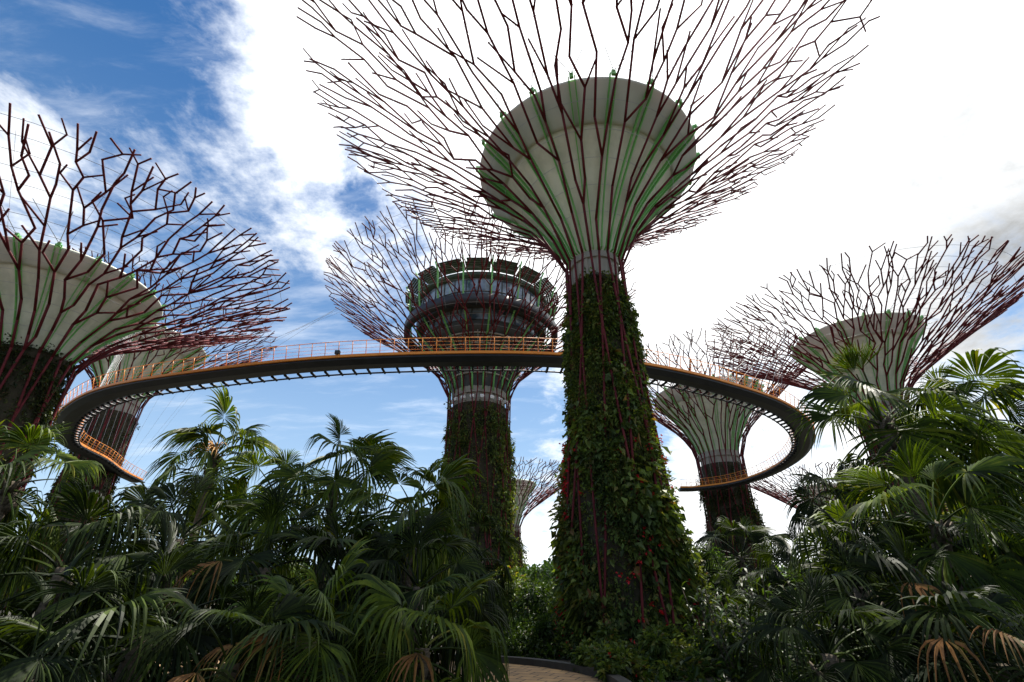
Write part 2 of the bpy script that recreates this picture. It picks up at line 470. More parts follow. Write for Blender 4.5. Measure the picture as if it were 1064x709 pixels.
def supertree(label, x, y, rb, rn, zn, rd, zd, rt, zt, n_root, n_rib, seed, leaf=0.3, n_leaf=9000, pr=0.1, group='supertrees',
              head=False, foliage='creeper', flowers=0, foliage_top=0.93, target=None, grow_neck=False):
    rng = np.random.default_rng(seed)
    pr0 = pr
    root = empty('supertree', (x, y, 0), label, 'supertree', group)
    H = zt - zn
    # trunk radius: wider towards the foot
    def rtrunk(z):
        q = 1 - np.clip(np.asarray(z, float) / zn, 0, 1)
        return rn + (rb - rn) * (0.55 * q + 0.45 * q ** 2.2)
    zs = np.linspace(-0.3, zn * min(foliage_top, 0.93), 24)
    c = MB()
    c.lathe([(float(rtrunk(z_)) - 0.18, z_) for z_ in zs], 40)
    c.build('trunk', M['core'], root)
    # exposed concrete neck with a collar
    c = MB()
    z0 = zn * min(foliage_top, 0.93)
    rn8 = rn * 0.86
    c.lathe([(rn8, z0), (rn8, zn - 0.12 * rn), (rn8 * 1.10, zn - 0.12 * rn), (rn8 * 1.10, zn + 0.15 * rn), (rn8 * 0.9, zn + 0.15 * rn)], 40)
    for j in range(12):
        a = j * math.pi / 6
        c.box((rn8 * 1.0 * math.cos(a), rn8 * 1.0 * math.sin(a), (z0 + zn) / 2), (0.08 * rn, 0.12 * rn, (zn - z0) * 0.9), a)
    c.build('neck_collar', M['concrete'] if foliage_top < 1 else M['core'], root, False)
    # planting on the trunk: a skin of small leaves, then tufts of several kinds growing out of it
    zt_ = zn * foliage_top
    def density(z, th):
        wv = wob(th, z * (10 / zn), seed + 1)
        return np.clip(0.6 + 0.55 * wv, 0.08, 1) * (1 - (0.8 if foliage_top < 1 else 0.2) * np.clip((z / zt_ - 0.88) / 0.12, 0, 1)), wv
    b = MB()
    nL = int(n_leaf * 0.45)
    z, th = zt_ * rng.random(nL * 2), rng.random(nL * 2) * 2 * np.pi
    dn_, wv = density(z, th)
    kp = rng.random(nL * 2) < dn_ + 0.12
    z, th, wv = z[kp][:nL], th[kp][:nL], wv[kp][:nL]
    n = len(z)
    er = np.stack([np.cos(th), np.sin(th), np.zeros(n)], 1)
    P = er * (rtrunk(z) - 0.16 + 0.02 + 0.10 * leaf / 0.3 * rng.random(n))[:, None] + np.array([0, 0, 1.0]) * z[:, None]
    D = er * rng.uniform(0.1, 0.8, n)[:, None] + rand_unit(rng, n) * 0.8 + np.array([0, 0, -0.3])
    Ls = leaf * rng.uniform(0.4, 1.0, n)
    leaf_cloud(b, P, D, Ls, Ls * rng.uniform(0.35, 0.62, n), rng)
    nc = int(n_leaf / 19)
    z, th = zt_ * rng.random(nc * 3) ** 1.1, rng.random(nc * 3) * 2 * np.pi
    dn_, wv = density(z, th)
    kp = rng.random(nc * 3) < dn_
    z, th, wv = z[kp][:nc], th[kp][:nc], wv[kp][:nc]
    zone = wob(th * 1.0, z * (14 / zn), seed + 9)
    for i in range(len(z)):
        kind_ = int(np.clip((zone[i] + rng.normal() * 0.16) * 1.8 + 2.0, 0, 3.99))
        low = 1.5 - 0.75 * z[i] / zn
        e_ = np.array([math.cos(th[i]), math.sin(th[i]), 0])
        tng = np.array([-e_[1], e_[0], 0])
        c = e_ * (float(rtrunk(z[i])) - 0.16) + [0, 0, z[i]]
        out_ = 1.0 + 1.1 * max(0.0, wv[i]) * rng.random()
        sz = leaf * low * rng.uniform(0.6, 1.25) * (1.7 if rng.random() < 0.06 else 1.0)
        c = c + e_ * (out_ - 1.0) * leaf * 1.2 * low
        if kind_ == 0:      # fern: long arching fronds
            m_n = 13
            u = rand_unit(rng, m_n)
            D = e_ * rng.uniform(0.5, 1.1, m_n)[:, None] + u * 0.8 + [0, 0, 0.35]
            leaf_cloud(b, c + u * 0.05, D, sz * rng.uniform(0.9, 1.5, m_n), sz * 0.27, rng, 0.2, 0.75)
        elif kind_ == 1:    # broad climbing leaves
            m_n = 20
            off = rng.normal(size=(m_n, 1)) * tng * 0.9 * sz + rng.normal(size=(m_n, 1)) * np.array([0, 0, 1.0]) * sz
            D = e_ * 0.5 + rand_unit(rng, m_n) * 0.7 + [0, 0, -0.45]
            leaf_cloud(b, c + off + e_ * (rng.uniform(0.15, 0.9, m_n) * sz)[:, None], D, sz * rng.uniform(0.55, 1.0, m_n), sz * rng.uniform(0.45, 0.7, m_n), rng)
        elif kind_ == 2:    # small bushy tuft
            m_n = 34
            u = rand_unit(rng, m_n)
            off = u * (rng.random((m_n, 1)) ** 0.5) * sz * 0.95
            leaf_cloud(b, c + e_ * sz * 0.7 + off, u + rand_unit(rng, m_n) * 0.6 + e_ * 0.3, sz * rng.uniform(0.3, 0.6, m_n), sz * 0.26, rng)
        else:               # hanging trail
            m_n = 18
            f_ = rng.random((m_n, 1))
            off = np.array([0, 0, -1.0]) * f_ * sz * 3.2 + tng * rng.normal(size=(m_n, 1)) * sz * 0.3 + e_ * (0.25 + 0.5 * np.sqrt(f_)) * sz
            D = e_ * 0.5 + rand_unit(rng, m_n) * 0.7 + [0, 0, -0.7]
            leaf_cloud(b, c + off, D, sz * rng.uniform(0.4, 0.85, m_n), sz * rng.uniform(0.25, 0.5, m_n), rng)
    b.build('planting', M[foliage], root, False)
    if flowers:
        n = flowers
        z = zn * 0.45 * rng.random(n) ** 1.3
        cl = rng.integers(0, 9, n)
        cth = rng.random(9) * 2 * np.pi
        cth[:] = [math.pi * 1.05, math.pi * 1.0, math.pi * 1.1, -0.25, -0.35, math.pi * 1.02, 1.0, 2.0, -1.4]
        th = cth[cl] + rng.normal(size=n) * 0.22
        er = np.stack([np.cos(th), np.sin(th), np.zeros(n)], 1)
        P = er * (rtrunk(z) - 0.16 + 0.36 * leaf / 0.3)[:, None] + np.array([0, 0, 1.0]) * z[:, None]
        b = MB()
        for rep in range(5):
            leaf_cloud(b, P + er * 0.12 + rng.normal(size=(n, 3)) * 0.04, er + rand_unit(rng, n) * 0.8, 0.12, 0.09, rng)
        b.build('red_flowers', M['flower'], root, False)

    # branch surface ---------------------------------------------------------
    rp = rn + 0.10 * rn                      # where the pipes stand at the neck
    uu = np.linspace(0, 1, 200)
    zc = zn + uu * H
    rc = rp + (rt - rp) * canopy_curve(uu)
    if not head:
        vd = np.clip((zc - zn) / (zd - zn), 0, 1)
        rdish = rn * 0.8 + (rd - rn * 0.8) * (0.35 * vd + 0.65 * vd ** 1.8)
        rc = np.maximum(rc, np.where(zc <= zd + 0.02 * H, rdish + 0.05 * rd, 0))
    arc = np.concatenate([[0], np.cumsum(np.hypot(np.diff(rc), np.diff(zc)))])
    AL = arc[-1]
    def surf(s, th):
        r_ = np.interp(s, arc, rc)
        z_ = np.interp(s, arc, zc)
        return np.array([r_ * math.cos(th), r_ * math.sin(th), z_])
    def rad_at(s):
        return float(np.interp(s, arc, rc))
    tgt = target or rt * 0.066
    step0 = AL / 10.0

    def seg(b, s0, t0, s1, t1, r0, r1):
        k_ = max(1, int((s1 - s0) / (AL * 0.09))) if s0 < AL * 0.55 else 1
        pts = [surf(s0 + (s1 - s0) * i / k_, t0 + (t1 - t0) * i / k_) for i in range(k_ + 1)]
        d0 = pts[0] - pts[1]
        d1 = pts[-1] - pts[-2]
        pts[0] = pts[0] + d0 / np.linalg.norm(d0) * r0 * 0.5
        pts[-1] = pts[-1] + d1 / np.linalg.norm(d1) * r0 * 0.5
        b.tube(pts, np.linspace(r0, r1, k_ + 1), 6)

    def grow(b, s, th, a0, a1, level, rng, zig):
        """a branch owns the sector a0..a1 and forks whenever the sector has become wide"""
        frac = s / AL
        r0 = pr0 * (1.0 - 0.32 * frac)
        if frac > 0.985:
            return
        wd = (a1 - a0) * rad_at(s)
        st = step0 * rng.uniform(0.5, 1.35) * (1.25 - 0.4 * frac)
        if s + st > AL:
            st = AL - s
        if st < 0.03 * AL:
            return
        ends_early = frac > 0.72 and rng.random() < 0.22
        if wd > tgt * rng.uniform(0.7, 1.4) and not ends_early:
            f_ = rng.uniform(0.42, 0.58)
            mid = a0 + (a1 - a0) * f_
            for (p, q) in ((a0, mid), (mid, a1)):
                st2 = min(st * rng.uniform(0.5, 0.9), AL - s)
                nt_ = (p + q) / 2 + rng.uniform(-0.22, 0.22) * (q - p)
                seg(b, s, th, s + st2, nt_, r0, pr0 * (1 - 0.32 * (s + st2) / AL))
                grow(b, s + st2, nt_, p, q, level + 1, rng, -zig)
        else:
            nt_ = (a0 + a1) / 2 + (zig if frac > 0.22 else zig * 0.3) * (rng.uniform(0.0, 0.25) if rng.random() < 0.55 else rng.uniform(0.35, 0.7)) * (a1 - a0)
            seg(b, s, th, s + st, nt_, r0, pr0 * (1 - 0.32 * (s + st) / AL))
            if rng.random() < 0.62 and frac > 0.25:
                # short spur on the outer side of the kink
                sp = st * rng.uniform(0.5, 0.95)
                if s + sp < AL:
                    tt_ = th - zig * rng.uniform(0.6, 1.2) * (a1 - a0)
                    seg(b, s, th, s + sp, tt_, r0 * 0.9, r0 * 0.8)
                    if rng.random() < 0.4 and s + sp * 1.8 < AL:
                        seg(b, s + sp, tt_, s + sp * 1.8, tt_ + zig * rng.uniform(0.1, 0.4) * (a1 - a0), r0 * 0.8, r0 * 0.75)
            if ends_early:
                return
            grow(b, s + st, nt_, a0, a1, level + 1, rng, -zig if rng.random() < 0.8 else zig)

    cell = 2 * math.pi / n_root
    for i in range(n_root):
        b = MB()
        th = (i + 0.5) * cell + rng.uniform(-0.1, 0.1) * cell
        # the pipe on the trunk, slanting one way or the other, in front of the planting
        tw = (1 if i % 2 else -1) * rng.uniform(0.35, 0.85)
        zs = np.linspace(-0.2, zn, 14)
        off = 0.10 * rn * ((zs / zn).clip(0, 1)) ** 5 + (0.02 + 0.2 * rng.random()) * leaf / 0.2 * (1 - (zs / zn).clip(0, 1))
        tr_ = th + tw * (1 - zs / zn)
        rz_ = rtrunk(zs) + off
        b.tube(np.stack([rz_ * np.cos(tr_), rz_ * np.sin(tr_), zs], 1), np.linspace(0.62, 0.9, 14) * pr0, 6)
        grow(b, 0.0, th, i * cell, (i + 1) * cell, 0, rng, 1 if rng.random() < 0.5 else -1)
        b.build('branch', M['steel'], root)

    # thin tension cables strung round the canopy
    b = MB()
    for s in np.linspace(0.1, 0.95, 15):
        b.ring(rad_at(s * AL) - pr0 * 1.3, float(np.interp(s * AL, arc, zc)), pr0 * 0.2, 48, 3)
    for j in range(n_rib):
        a = (j + 0.5) * 2 * math.pi / n_rib
        p0 = surf(AL * 0.45, a)
        p1 = surf(AL * 0.9, a + 0.12)
        b.tube([p0 * [0.97, 0.97, 1], p1], pr0 * 0.13, 3, False)
    b.build('cable_net', M['cable'], root)

    if head:
        return root, surf, AL
    # bowl with its rim, green double ribs --------------------------------------
    def rbowl(z_):
        v = (z_ - zn) / (zd - zn)
        return rn * 0.8 + (rd * 0.99 - rn * 0.8) * (0.35 * v + 0.65 * v ** 1.8)
    zb = zn + 0.8 * (zd - zn)
    b = MB()
    zq = np.linspace(zn + 0.1 * rn, zb, 16)
    b.lathe([(rbowl(z_), z_) for z_ in zq], 72)
    b.build('bowl', M['membrane'], root)
    b = MB()
    rr0, rr1 = rbowl(zb), rd
    b.lathe([(rr0 - 0.02 * rd, zb), (rr0 + 0.012 * rd, zb - 0.004 * rd), (rr0 + 0.03 * rd, zb + 0.02 * rd), (rr1, zd - 0.02 * rd), (rr1 * 1.006, zd), (rr1 * 0.985, zd + 0.02 * rd),
             (rr1 * 0.95, zd + 0.01 * rd), (rr1 * 0.955, zd - 0.03 * rd)], 72)
    b.build('bowl_rim', M['rim'], root)
    fw = 0.009 * rd
    for j in range(n_rib):
        a = (j + 0.25) * 2 * math.pi / n_rib
        b = MB()
        ca, sa = math.cos(a), math.sin(a)
        for sgn in (-1, 1):
            pts, pto = [], []
            for z_ in np.linspace(zn - 0.1 * rn, zd + 0.03 * rd, 14):
                r_ = rbowl(min(z_, zd)) + 0.02 * rd
                tw_ = sgn * (0.022 * rd) * (0.6 + 0.5 * r_ / rd)
                pts.append((r_ * ca - tw_ * sa, r_ * sa + tw_ * ca, z_))
            pts = np.array(pts)
            out = np.array([ca * 0.8, sa * 0.8, -0.6]) * 0.03 * rd * np.linspace(0.5, 1.0, 14)[:, None]
            side = np.array([-sa, ca, 0]) * fw * 0.5
            v = np.concatenate([pts - side, pts + side, pts + side + out, pts - side + out])
            q = []
            for i in range(13):
                for c0 in range(4):
                    c1 = (c0 + 1) % 4
                    q.append((c0 * 14 + i, c1 * 14 + i, c1 * 14 + i + 1, c0 * 14 + i + 1))
            q += [(0, 14, 28, 42), (13, 55, 41, 27)]
            b.add(v, q)
        # bracket that stands proud of the rim
        b.box((ca * rd * 1.03, sa * rd * 1.03, zd + 0.015 * rd), (0.022 * rd, 0.032 * rd, 0.05 * rd), a)
        b.build('green_rib', M['green'], root, False)
    # struts between rim brackets and branches
    for j in range(n_rib):
        b = MB()
        a = (j + 0.25) * 2 * math.pi / n_rib
        p0 = np.array([rd * 1.04 * math.cos(a), rd * 1.04 * math.sin(a), zd + 0.02 * rd])
        for da in (-0.09, 0.09):
            s = np.interp(zd + 0.05 * rd, zc, arc)
            b.tube([p0, surf(s, a + da)], pr0 * 0.28, 4)
        b.build('rim_strut', M['cable'], root)
    return root, surf, AL


T1 = supertree('nearest supertree, its trunk thick with green creepers and its cream bowl overhead', 3.98, 19, 2.3, 1.24, 15.7, 5.7, 21.8, 15.9, 28.4,
               22, 20, 11, leaf=0.19, n_leaf=95000, pr=0.064, flowers=200, target=15.9 * 0.05)
T2 = supertree('supertree at the left edge, cream bowl with green ribs above the fan palms', -35.4, 32, 3, 2.5, 16.8, 6.4, 23.3, 16, 26.4,
               24, 18, 23, leaf=0.34, n_leaf=24000, pr=0.092, foliage='dark_creeper', foliage_top=1.04, target=16 * 0.062)
T3 = supertree('pale supertree behind the left one where the skyway curls back', -75, 87, 4, 3.5, 34.5, 11.3, 47, 24, 53,
               24, 16, 31, leaf=0.5, n_leaf=8000, pr=0.12, foliage='dark_creeper')
T4, s4, a4 = supertree('tallest supertree, carrying a round glazed restaurant above the skyway', -4.6, 64, 4.9, 4.0, 26.5, 11, 42.6, 23.5, 42.4,
                       30, 18, 47, leaf=0.4, n_leaf=34000, pr=0.1, head=True, target=23.5 * 0.055)
T5 = supertree('supertree with an upswept canopy rising behind the right-hand palms', 53, 66, 4, 3, 25.6, 8.6, 36.6, 21.4, 39.6,
               26, 18, 53, leaf=0.5, n_leaf=5000, pr=0.115, target=21.4 * 0.05)
T6 = supertree('supertree with greenish bowl seen through the far loop of the skyway', 46.5, 108, 5.5, 4.5, 29.5, 12, 44, 24, 50,
               28, 20, 67, leaf=0.5, n_leaf=20000, pr=0.14, target=24 * 0.06, foliage='dark_creeper')
T7 = supertree('small distant supertree peeping out beside the restaurant tower', 0, 130, 3, 2, 17.5, 6.3, 28, 18.5, 30.5,
               20, 14, 71, leaf=0.7, n_leaf=2500, pr=0.11)
T8 = supertree('small distant supertree with a flat canopy mostly hidden by right-hand palms', 87, 140, 3, 2, 18, 6.5, 29, 19, 32,
               22, 14, 83, leaf=0.7, n_leaf=2500, pr=0.14)

# ---- the restaurant on the tallest tower (parts of T4)
T4r = T4
b = MB()
b.lathe([(3.6, 26.0), (4.0, 28), (4.8, 30), (6.0, 32), (7.4, 33.4), (8.6, 34.3), (8.3, 34.4), (0.1, 34.4)], 64)
hull = b.build('hull', M['dark'], T4r)
b = MB()
for z_, r_ in ((28.6, 4.35), (29.8, 4.85), (31.0, 5.5), (32.1, 6.25), (33.1, 7.3)):
    b.ring(r_, z_, 0.13, 64, 6)
for j in range(24):
    a = j * math.pi / 12
    pr_ = [(4.1, 28), (4.9, 30), (6.1, 32), (7.5, 33.4)]
    b.tube([((r_ + .03) * math.cos(a), (r_ + .03) * math.sin(a), z_) for r_, z_ in pr_], 0.07, 4)
b.build('hull_ring', M['concrete'], hull)
b = MB()
b.lathe([(8.7, 34.4), (8.7, 36.0), (8.4, 36.0), (8.4, 34.4)], 64, close=True)
lowwin = b.build('lower_window_band', M['glass'], T4r, False)
b = MB()
b.lathe([(10.7, 35.2), (11.4, 35.3), (11.5, 36.6), (10.8, 36.7), (10.5, 36.0)], 72, close=True)
b.build('outer_ring', M['black'], T4r)
b = MB()
for j in range(18):
    a = j * math.pi / 9
    b.tube([(8.3 * math.cos(a), 8.3 * math.sin(a), 36.2), (11.0 * math.cos(a), 11.0 * math.sin(a), 36.2)], 0.12, 6)
b.build('ring_bracket', M['dark'], T4r)
b = MB()
b.lathe([(8.0, 36.02), (9.6, 36.02), (9.8, 37.3), (8.0, 37.3)], 64, close=True)
b.build('floor_slab', M['dark'], T4r, False)
b = MB()
b.lathe([(9.4, 37.32), (9.5, 40.3), (9.2, 40.3), (9.1, 37.32)], 64, close=True)
win = b.build('upper_window_band', M['glass'], T4r, False)
b = MB()
for j in range(36):
    a = j * math.pi / 18
    b.box((9.48 * math.cos(a), 9.48 * math.sin(a), 38.8), (0.16, 0.12, 3.0), a)
b.ring(9.5, 38.3, 0.06, 64, 4)
b.build('mullions', M['dark'], win, False)
b = MB()
for j in range(36):
    a = (j + .5) * math.pi / 18
    b.box((8.78 * math.cos(a), 8.78 * math.sin(a), 35.2), (0.14, 0.12, 1.6), a)
b.ring(8.8, 35.3, 0.05, 64, 4)
b.build('mullions', M['dark'], lowwin, False)
b = MB()
b.lathe([(0.1, 40.32), (9.9, 40.32), (10.2, 40.5), (10.2, 41.0), (9.6, 41.2), (0.1, 41.6)], 64)
b.build('roof', M['lattice'], T4r, False)
for j in range(18):
    a = (j + 0.5) * math.pi / 9
    b = MB()
    # louvred shade panel leaning outwards over the roof edge
    for q in range(7):
        r_ = 9.9 + 0.30 * q
        wd = 2 * r_ * math.tan(math.pi / 18) * (0.92 if q < 5 else 0.75)
        b.box((r_ * math.cos(a), r_ * math.sin(a), 41.5 + 0.09 * q), (0.27, wd, 0.12), a)
    for sg in (-1, 1):
        aa = a + sg * 0.15
        b.tube([(9.7 * math.cos(aa), 9.7 * math.sin(aa), 41.0), (11.9 * math.cos(aa), 11.9 * math.sin(aa), 41.95)], 0.08, 4)
    b.build('shade_panel', M['lattice'], T4r, False)
for j in range(18):
    a = j * math.pi / 9
    b = MB()
    pts = [(4.15, 26.2), (4.3, 28), (5.2, 30), (6.5, 32), (8.6, 34.2), (10.6, 36.5), (11.0, 39), (11.3, 41.6), (11.9, 42.6)]
    b.tube([(r_ * math.cos(a), r_ * math.sin(a), z_) for r_, z_ in pts], 0.13, 6)
    b.build('green_rib', M['green'], T4r)
for j in range(20):
    a = (j + 0.5) * math.pi / 10
    b = MB()
    b.box((4.15 * math.cos(a), 4.15 * math.sin(a), 25.2), (0.35, 0.5, 0.45), a)
    b.box((4.35 * math.cos(a), 4.35 * math.sin(a), 25.2), (0.1, 0.62, 0.1), a)
    b.build('floodlight', M['white'], T4r, False)

# ------------------------------------------------------------------ skyway
SKZ = 22.0
ctrl = np.array([(-73.5, 96), (-71.5, 88), (-68.0, 79), (-63.0, 70), (-57.5, 62.5), (-50.5, 55.6), (-42, 50), (-31, 45.9), (-18, 43.0), (-4, 41.9), (6, 42.5), (14, 44.8),
                 (22, 48.6), (30.5, 54.6), (38, 62.5), (43.4, 72), (46.2, 82), (46.3, 92), (43.5, 99.5), (38.0, 104.0), (34.5, 104.5)])


def spline(P, m=14):
    out = []
    Q = np.concatenate([[2 * P[0] - P[1]], P, [2 * P[-1] - P[-2]]])
    for i in range(1, len(Q) - 2):
        for t in np.linspace(0, 1, m, endpoint=False):
            a, b_, c, d = Q[i - 1], Q[i], Q[i + 1], Q[i + 2]
            out.append(0.5 * (2 * b_ + (c - a) * t + (2 * a - 5 * b_ + 4 * c - d) * t * t + (3 * b_ - a - 3 * c + d) * t ** 3))
    out.append(P[-1])
    return np.array(out)


ctrl[:, 0] = np.where((ctrl[:, 0] < -35) & (ctrl[:, 1] < 75), ctrl[:, 0] * 1.04, np.where(ctrl[:, 0] > 25, ctrl[:, 0] + 0.7, ctrl[:, 0]))
SP = spline(ctrl)
ds = np.concatenate([[0], np.cumsum(np.linalg.norm(np.diff(SP, axis=0), axis=1))])
SLEN = ds[-1]


def sky_pt(s):
    return np.array([np.interp(s, ds, SP[:, 0]), np.interp(s, ds, SP[:, 1])])


def sky_fr(s):
    e = 0.4
    t = sky_pt(min(s + e, SLEN)) - sky_pt(max(s - e, 0))
    t /= np.linalg.norm(t)
    return sky_pt(s), np.array([t[1], -t[0]])          # the normal points to the outer (camera) side


def sweep(prof, name, m, parent, n=220, smooth=False):
    """prof: closed list of (offset to the outer side, height)"""
    b = MB()
    vs = []
    for s in np.linspace(0, SLEN, n):
        p, nn = sky_fr(s)
        for o_, z_ in prof:
            vs.append((*(p + nn * o_), SKZ + z_))
    kk = len(prof)
    q = [(i * kk + j, i * kk + (j + 1) % kk, (i + 1) * kk + (j + 1) % kk, (i + 1) * kk + j) for i in range(n - 1) for j in range(kk)]
    b.add(vs, q)
    ca = np.array(vs[:kk]); cb_ = np.array(vs[-kk:])
    for cap in (ca, cb_):
        ctr = cap.mean(0)
        b.add(np.concatenate([cap, [ctr]]), None, [(i, (i + 1) % kk, kk) for i in range(kk)])
    return b.build(name, m, parent, smooth)


p0, _ = sky_fr(SLEN / 2)
sk = empty('skyway', (0, 0, 0), 'curved elevated walkway with orange edge beams and railings strung between the supertrees', 'walkway')
sweep([(1.15, -0.05), (1.15, -0.3), (0.5, -0.62), (-0.5, -0.62), (-1.15, -0.3), (-1.15, -0.05)], 'girder', M['black'], sk)
sweep([(1.14, -0.045), (1.14, 0.0), (-1.14, 0.0), (-1.14, -0.045)], 'deck', M['concrete'], sk)
for o_ in (1.24, -1.24):
    sweep([(o_ - 0.085, -0.10), (o_ + 0.085, -0.10), (o_ + 0.085, 0.16), (o_ - 0.085, 0.16)], 'edge_beam', M['orange'], sk)
# inner service pipe on brackets
b = MB()
pts = []
for s in np.linspace(0, SLEN, 220):
    p, nn = sky_fr(s)
    pts.append((*(p - nn * 1.75), SKZ - 0.5))
b.tube(pts, 0.09, 8)
b.build('service_pipe', M['black'], sk)
def nearest_first(ss):
    return sorted(ss, key=lambda s: np.linalg.norm(sky_pt(s)))


rest = MB()
for i, s in enumerate(nearest_first(np.arange(0.6, SLEN, 1.5))):
    p, nn = sky_fr(s)
    b = MB() if i < 100 else rest
    b.tube([(*(p - nn * 0.9), SKZ - 0.45), (*(p - nn * 1.8), SKZ - 0.55)], 0.13, 6)
    if i < 100:
        b.build('pipe_bracket', M['black'], sk)
if rest.v:
    tag(rest.build('pipe_bracket', M['black'], sk), kind='stuff')
# railings: posts, rails
rails = {}
for side in (1, -1):
    b = MB()
    for hh, rr_ in ((1.45, 0.036), (0.75, 0.016), (1.1, 0.014), (0.4, 0.014)):
        pts = []
        for s in np.linspace(0, SLEN, 220):
            p, nn = sky_fr(s)
            pts.append((*(p + nn * side * (1.24 + 0.22 * hh)), SKZ + hh))
        b.tube(pts, rr_, 5)
    rails[side] = b.build('railing', M['orange'], sk)
rest = MB()
allp = sorted([(np.linalg.norm(sky_pt(s)), s, sd_) for s in np.arange(0.4, SLEN, 1.35) for sd_ in (1, -1)])
for i, (_, s, side) in enumerate(allp):
    p, nn = sky_fr(s)
    b = MB() if i < 100 else rest
    b.tube([(*(p + nn * side * 1.24), SKZ), (*(p + nn * side * (1.24 + 0.22 * 1.48)), SKZ + 1.48)], 0.036, 5)
    if i < 100:
        b.build('post', M['orange'], rails[side])
tag(rest.build('post', M['orange'], sk), kind='stuff')
# stay cables up to the canopies
b = MB()
def stays(s0, s1, n, root, rad_, zt_, inner=True):
    cx_, cy_ = root.location.x, root.location.y
    for s in np.linspace(s0, s1, n):
        p, nn = sky_fr(s)
        d = p - np.array([cx_, cy_])
        d /= np.linalg.norm(d)
        sgn = -1 if inner else 1
        b = MB()
        b.tube([(*(p + nn * 1.24 * sgn), SKZ), (cx_ + d[0] * rad_, cy_ + d[1] * rad_, zt_)], 0.016, 3, False)
        b.build('stay_cable', M['cable'], sk)
stays(SLEN * 0.68, SLEN * 0.97, 34, T6[0], 14, 45)
stays(SLEN * 0.52, SLEN * 0.72, 16, T5[0], 15, 37)
stays(SLEN * 0.03, SLEN * 0.24, 26, T3[0], 14, 48)
stays(SLEN * 0.30, SLEN * 0.36, 4, T4, 18, 38)
p, nn = sky_fr(float(np.interp(-16.6, SP[:, 0], ds)))
b = MB()
b.box((p[0] + nn[0] * 1.3, p[1] + nn[1] * 1.3, SKZ + 0.42), (0.45, 0.35, 0.36))
b.tube([(p[0] + nn[0] * 1.28, p[1] + nn[1] * 1.28, SKZ + 0.1), (p[0] + nn[0] * 1.3, p[1] + nn[1] * 1.3, SKZ + 0.3)], 0.05, 6)
b.build('floodlight', M['black'], sk, False)


# ------------------------------------------------------------------ fan palms
def fan_leaf(b, hub0, az, el, Lp, Lb, rng, nseg=34, span=150, hang=0.35, split=0.40, wfac=1.0, tatter=0.06):
    """one fan leaf: petiole leaving hub0 at azimuth az / elevation el, then a pleated blade of nseg fingers"""
    up = np.array([0, 0, 1.0])
    h = np.array([math.cos(az), math.sin(az), 0])
    n = 8
    pts = [hub0]
    e = el
    bend = 0.08 + 0.30 * max(0, math.cos(el)) * rng.uniform(0.5, 1.5)
    sway = rng.normal() * 0.05
    azz = az
    for i in range(n):
        hh_ = np.array([math.cos(azz), math.sin(azz), 0])
        d = hh_ * math.cos(e) + up * math.sin(e)
        pts.append(pts[-1] + d * Lp / n)
        e -= bend / n * 1.6
        azz += sway
    pts = np.array(pts)
    b.tube(pts, np.linspace(0.028, 0.014, n + 1) * (Lp ** 0.3), 4, False)
    hub = pts[-1]
    h = np.array([math.cos(azz), math.sin(azz), 0])
    e -= rng.uniform(0.0, 0.5)
    t = h * math.cos(e) + up * math.sin(e)
    s = np.array([-math.sin(azz), math.cos(azz), 0])
    roll = rng.normal() * 0.5
    nrm = np.cross(t, s)
    if nrm[2] < 0 and el < 1.2:
        nrm = -nrm
    s2 = s * math.cos(roll) + nrm * math.sin(roll)
    nrm = np.cross(t, s2)
    nrm = nrm if nrm @ (up * 1.0 - h * 0.2) > 0 else -nrm
    phi = np.radians(np.linspace(-span, span, nseg)) + rng.normal(size=nseg) * 0.02
    dphi = 2 * math.radians(span) / (nseg - 1)
    us = np.array([0.03, 0.25, split, split + (1 - split) * .3, split + (1 - split) * .55, split + (1 - split) * .8, 1.0])
    L = Lb * (0.74 + 0.30 * np.cos(phi * 0.7)) * rng.uniform(0.86, 1.06, nseg)
    cup = rng.uniform(-0.05, 0.45)
    ph1, ph2 = rng.uniform(0, 6.3, 2)
    costa = rng.uniform(0.12, 0.30)                      # the midrib runs into the blade and pulls it down
    V = []
    for i in range(nseg):
        if rng.random() < tatter:
            continue
        d = t * math.cos(phi[i]) + s2 * math.sin(phi[i])
        side = -t * math.sin(phi[i]) + s2 * math.cos(phi[i])
        lift = cup * abs(math.sin(phi[i] * 0.75)) + 0.05 * math.sin(3 * phi[i] + ph1)
        hg = hang * (0.75 + 0.45 * math.sin(2 * phi[i] + ph2)) * rng.uniform(0.55, 1.5)
        tw = rng.normal() * 0.5
        rows = []
        root_ = hub + t * costa * L[i] * 0.5 * math.cos(phi[i] * 0.5) ** 2
        for u in us:
            c = root_ + d * (L[i] * u) + nrm * (lift * L[i] * u * (1 - 0.5 * u)) - nrm * (costa * math.cos(phi[i] * 0.5) * L[i] * u * u * 0.8)
            dr = max(0, (u - split) / (1 - split))
            if dr > 0:
                c = c - up * (hg * L[i] * dr ** 1.6 * 0.9) - d * (hg * L[i] * dr ** 2 * 0.30) + side * (tw * 0.06 * L[i] * dr * dr)
            wmax = 2 * L[i] * min(u, split) * math.tan(dphi / 2) * 1.0
            wdt = wmax if u <= split else wmax * (1 - dr ** 1.5) * wfac + 0.003
            sd_ = side * math.cos(tw * dr) + nrm * math.sin(tw * dr)
            rdg = nrm * wdt * 0.34
            rows.append([c - sd_ * wdt / 2 - rdg, c + rdg, c + sd_ * wdt / 2 - rdg])
        V.append(rows)
    V = np.array(V)                                   # seg, row, 3, xyz
    nr = len(us)
    q = []
    for r_ in range(nr - 1):
        for c in range(2):
            q.append((r_ * 3 + c, r_ * 3 + c + 1, (r_ + 1) * 3 + c + 1, (r_ + 1) * 3 + c))
    q = np.array(q)
    Q = (np.arange(len(V))[:, None, None] * nr * 3 + q[None]).reshape(-1, 4)
    b.add(V.reshape(-1, 3), Q)


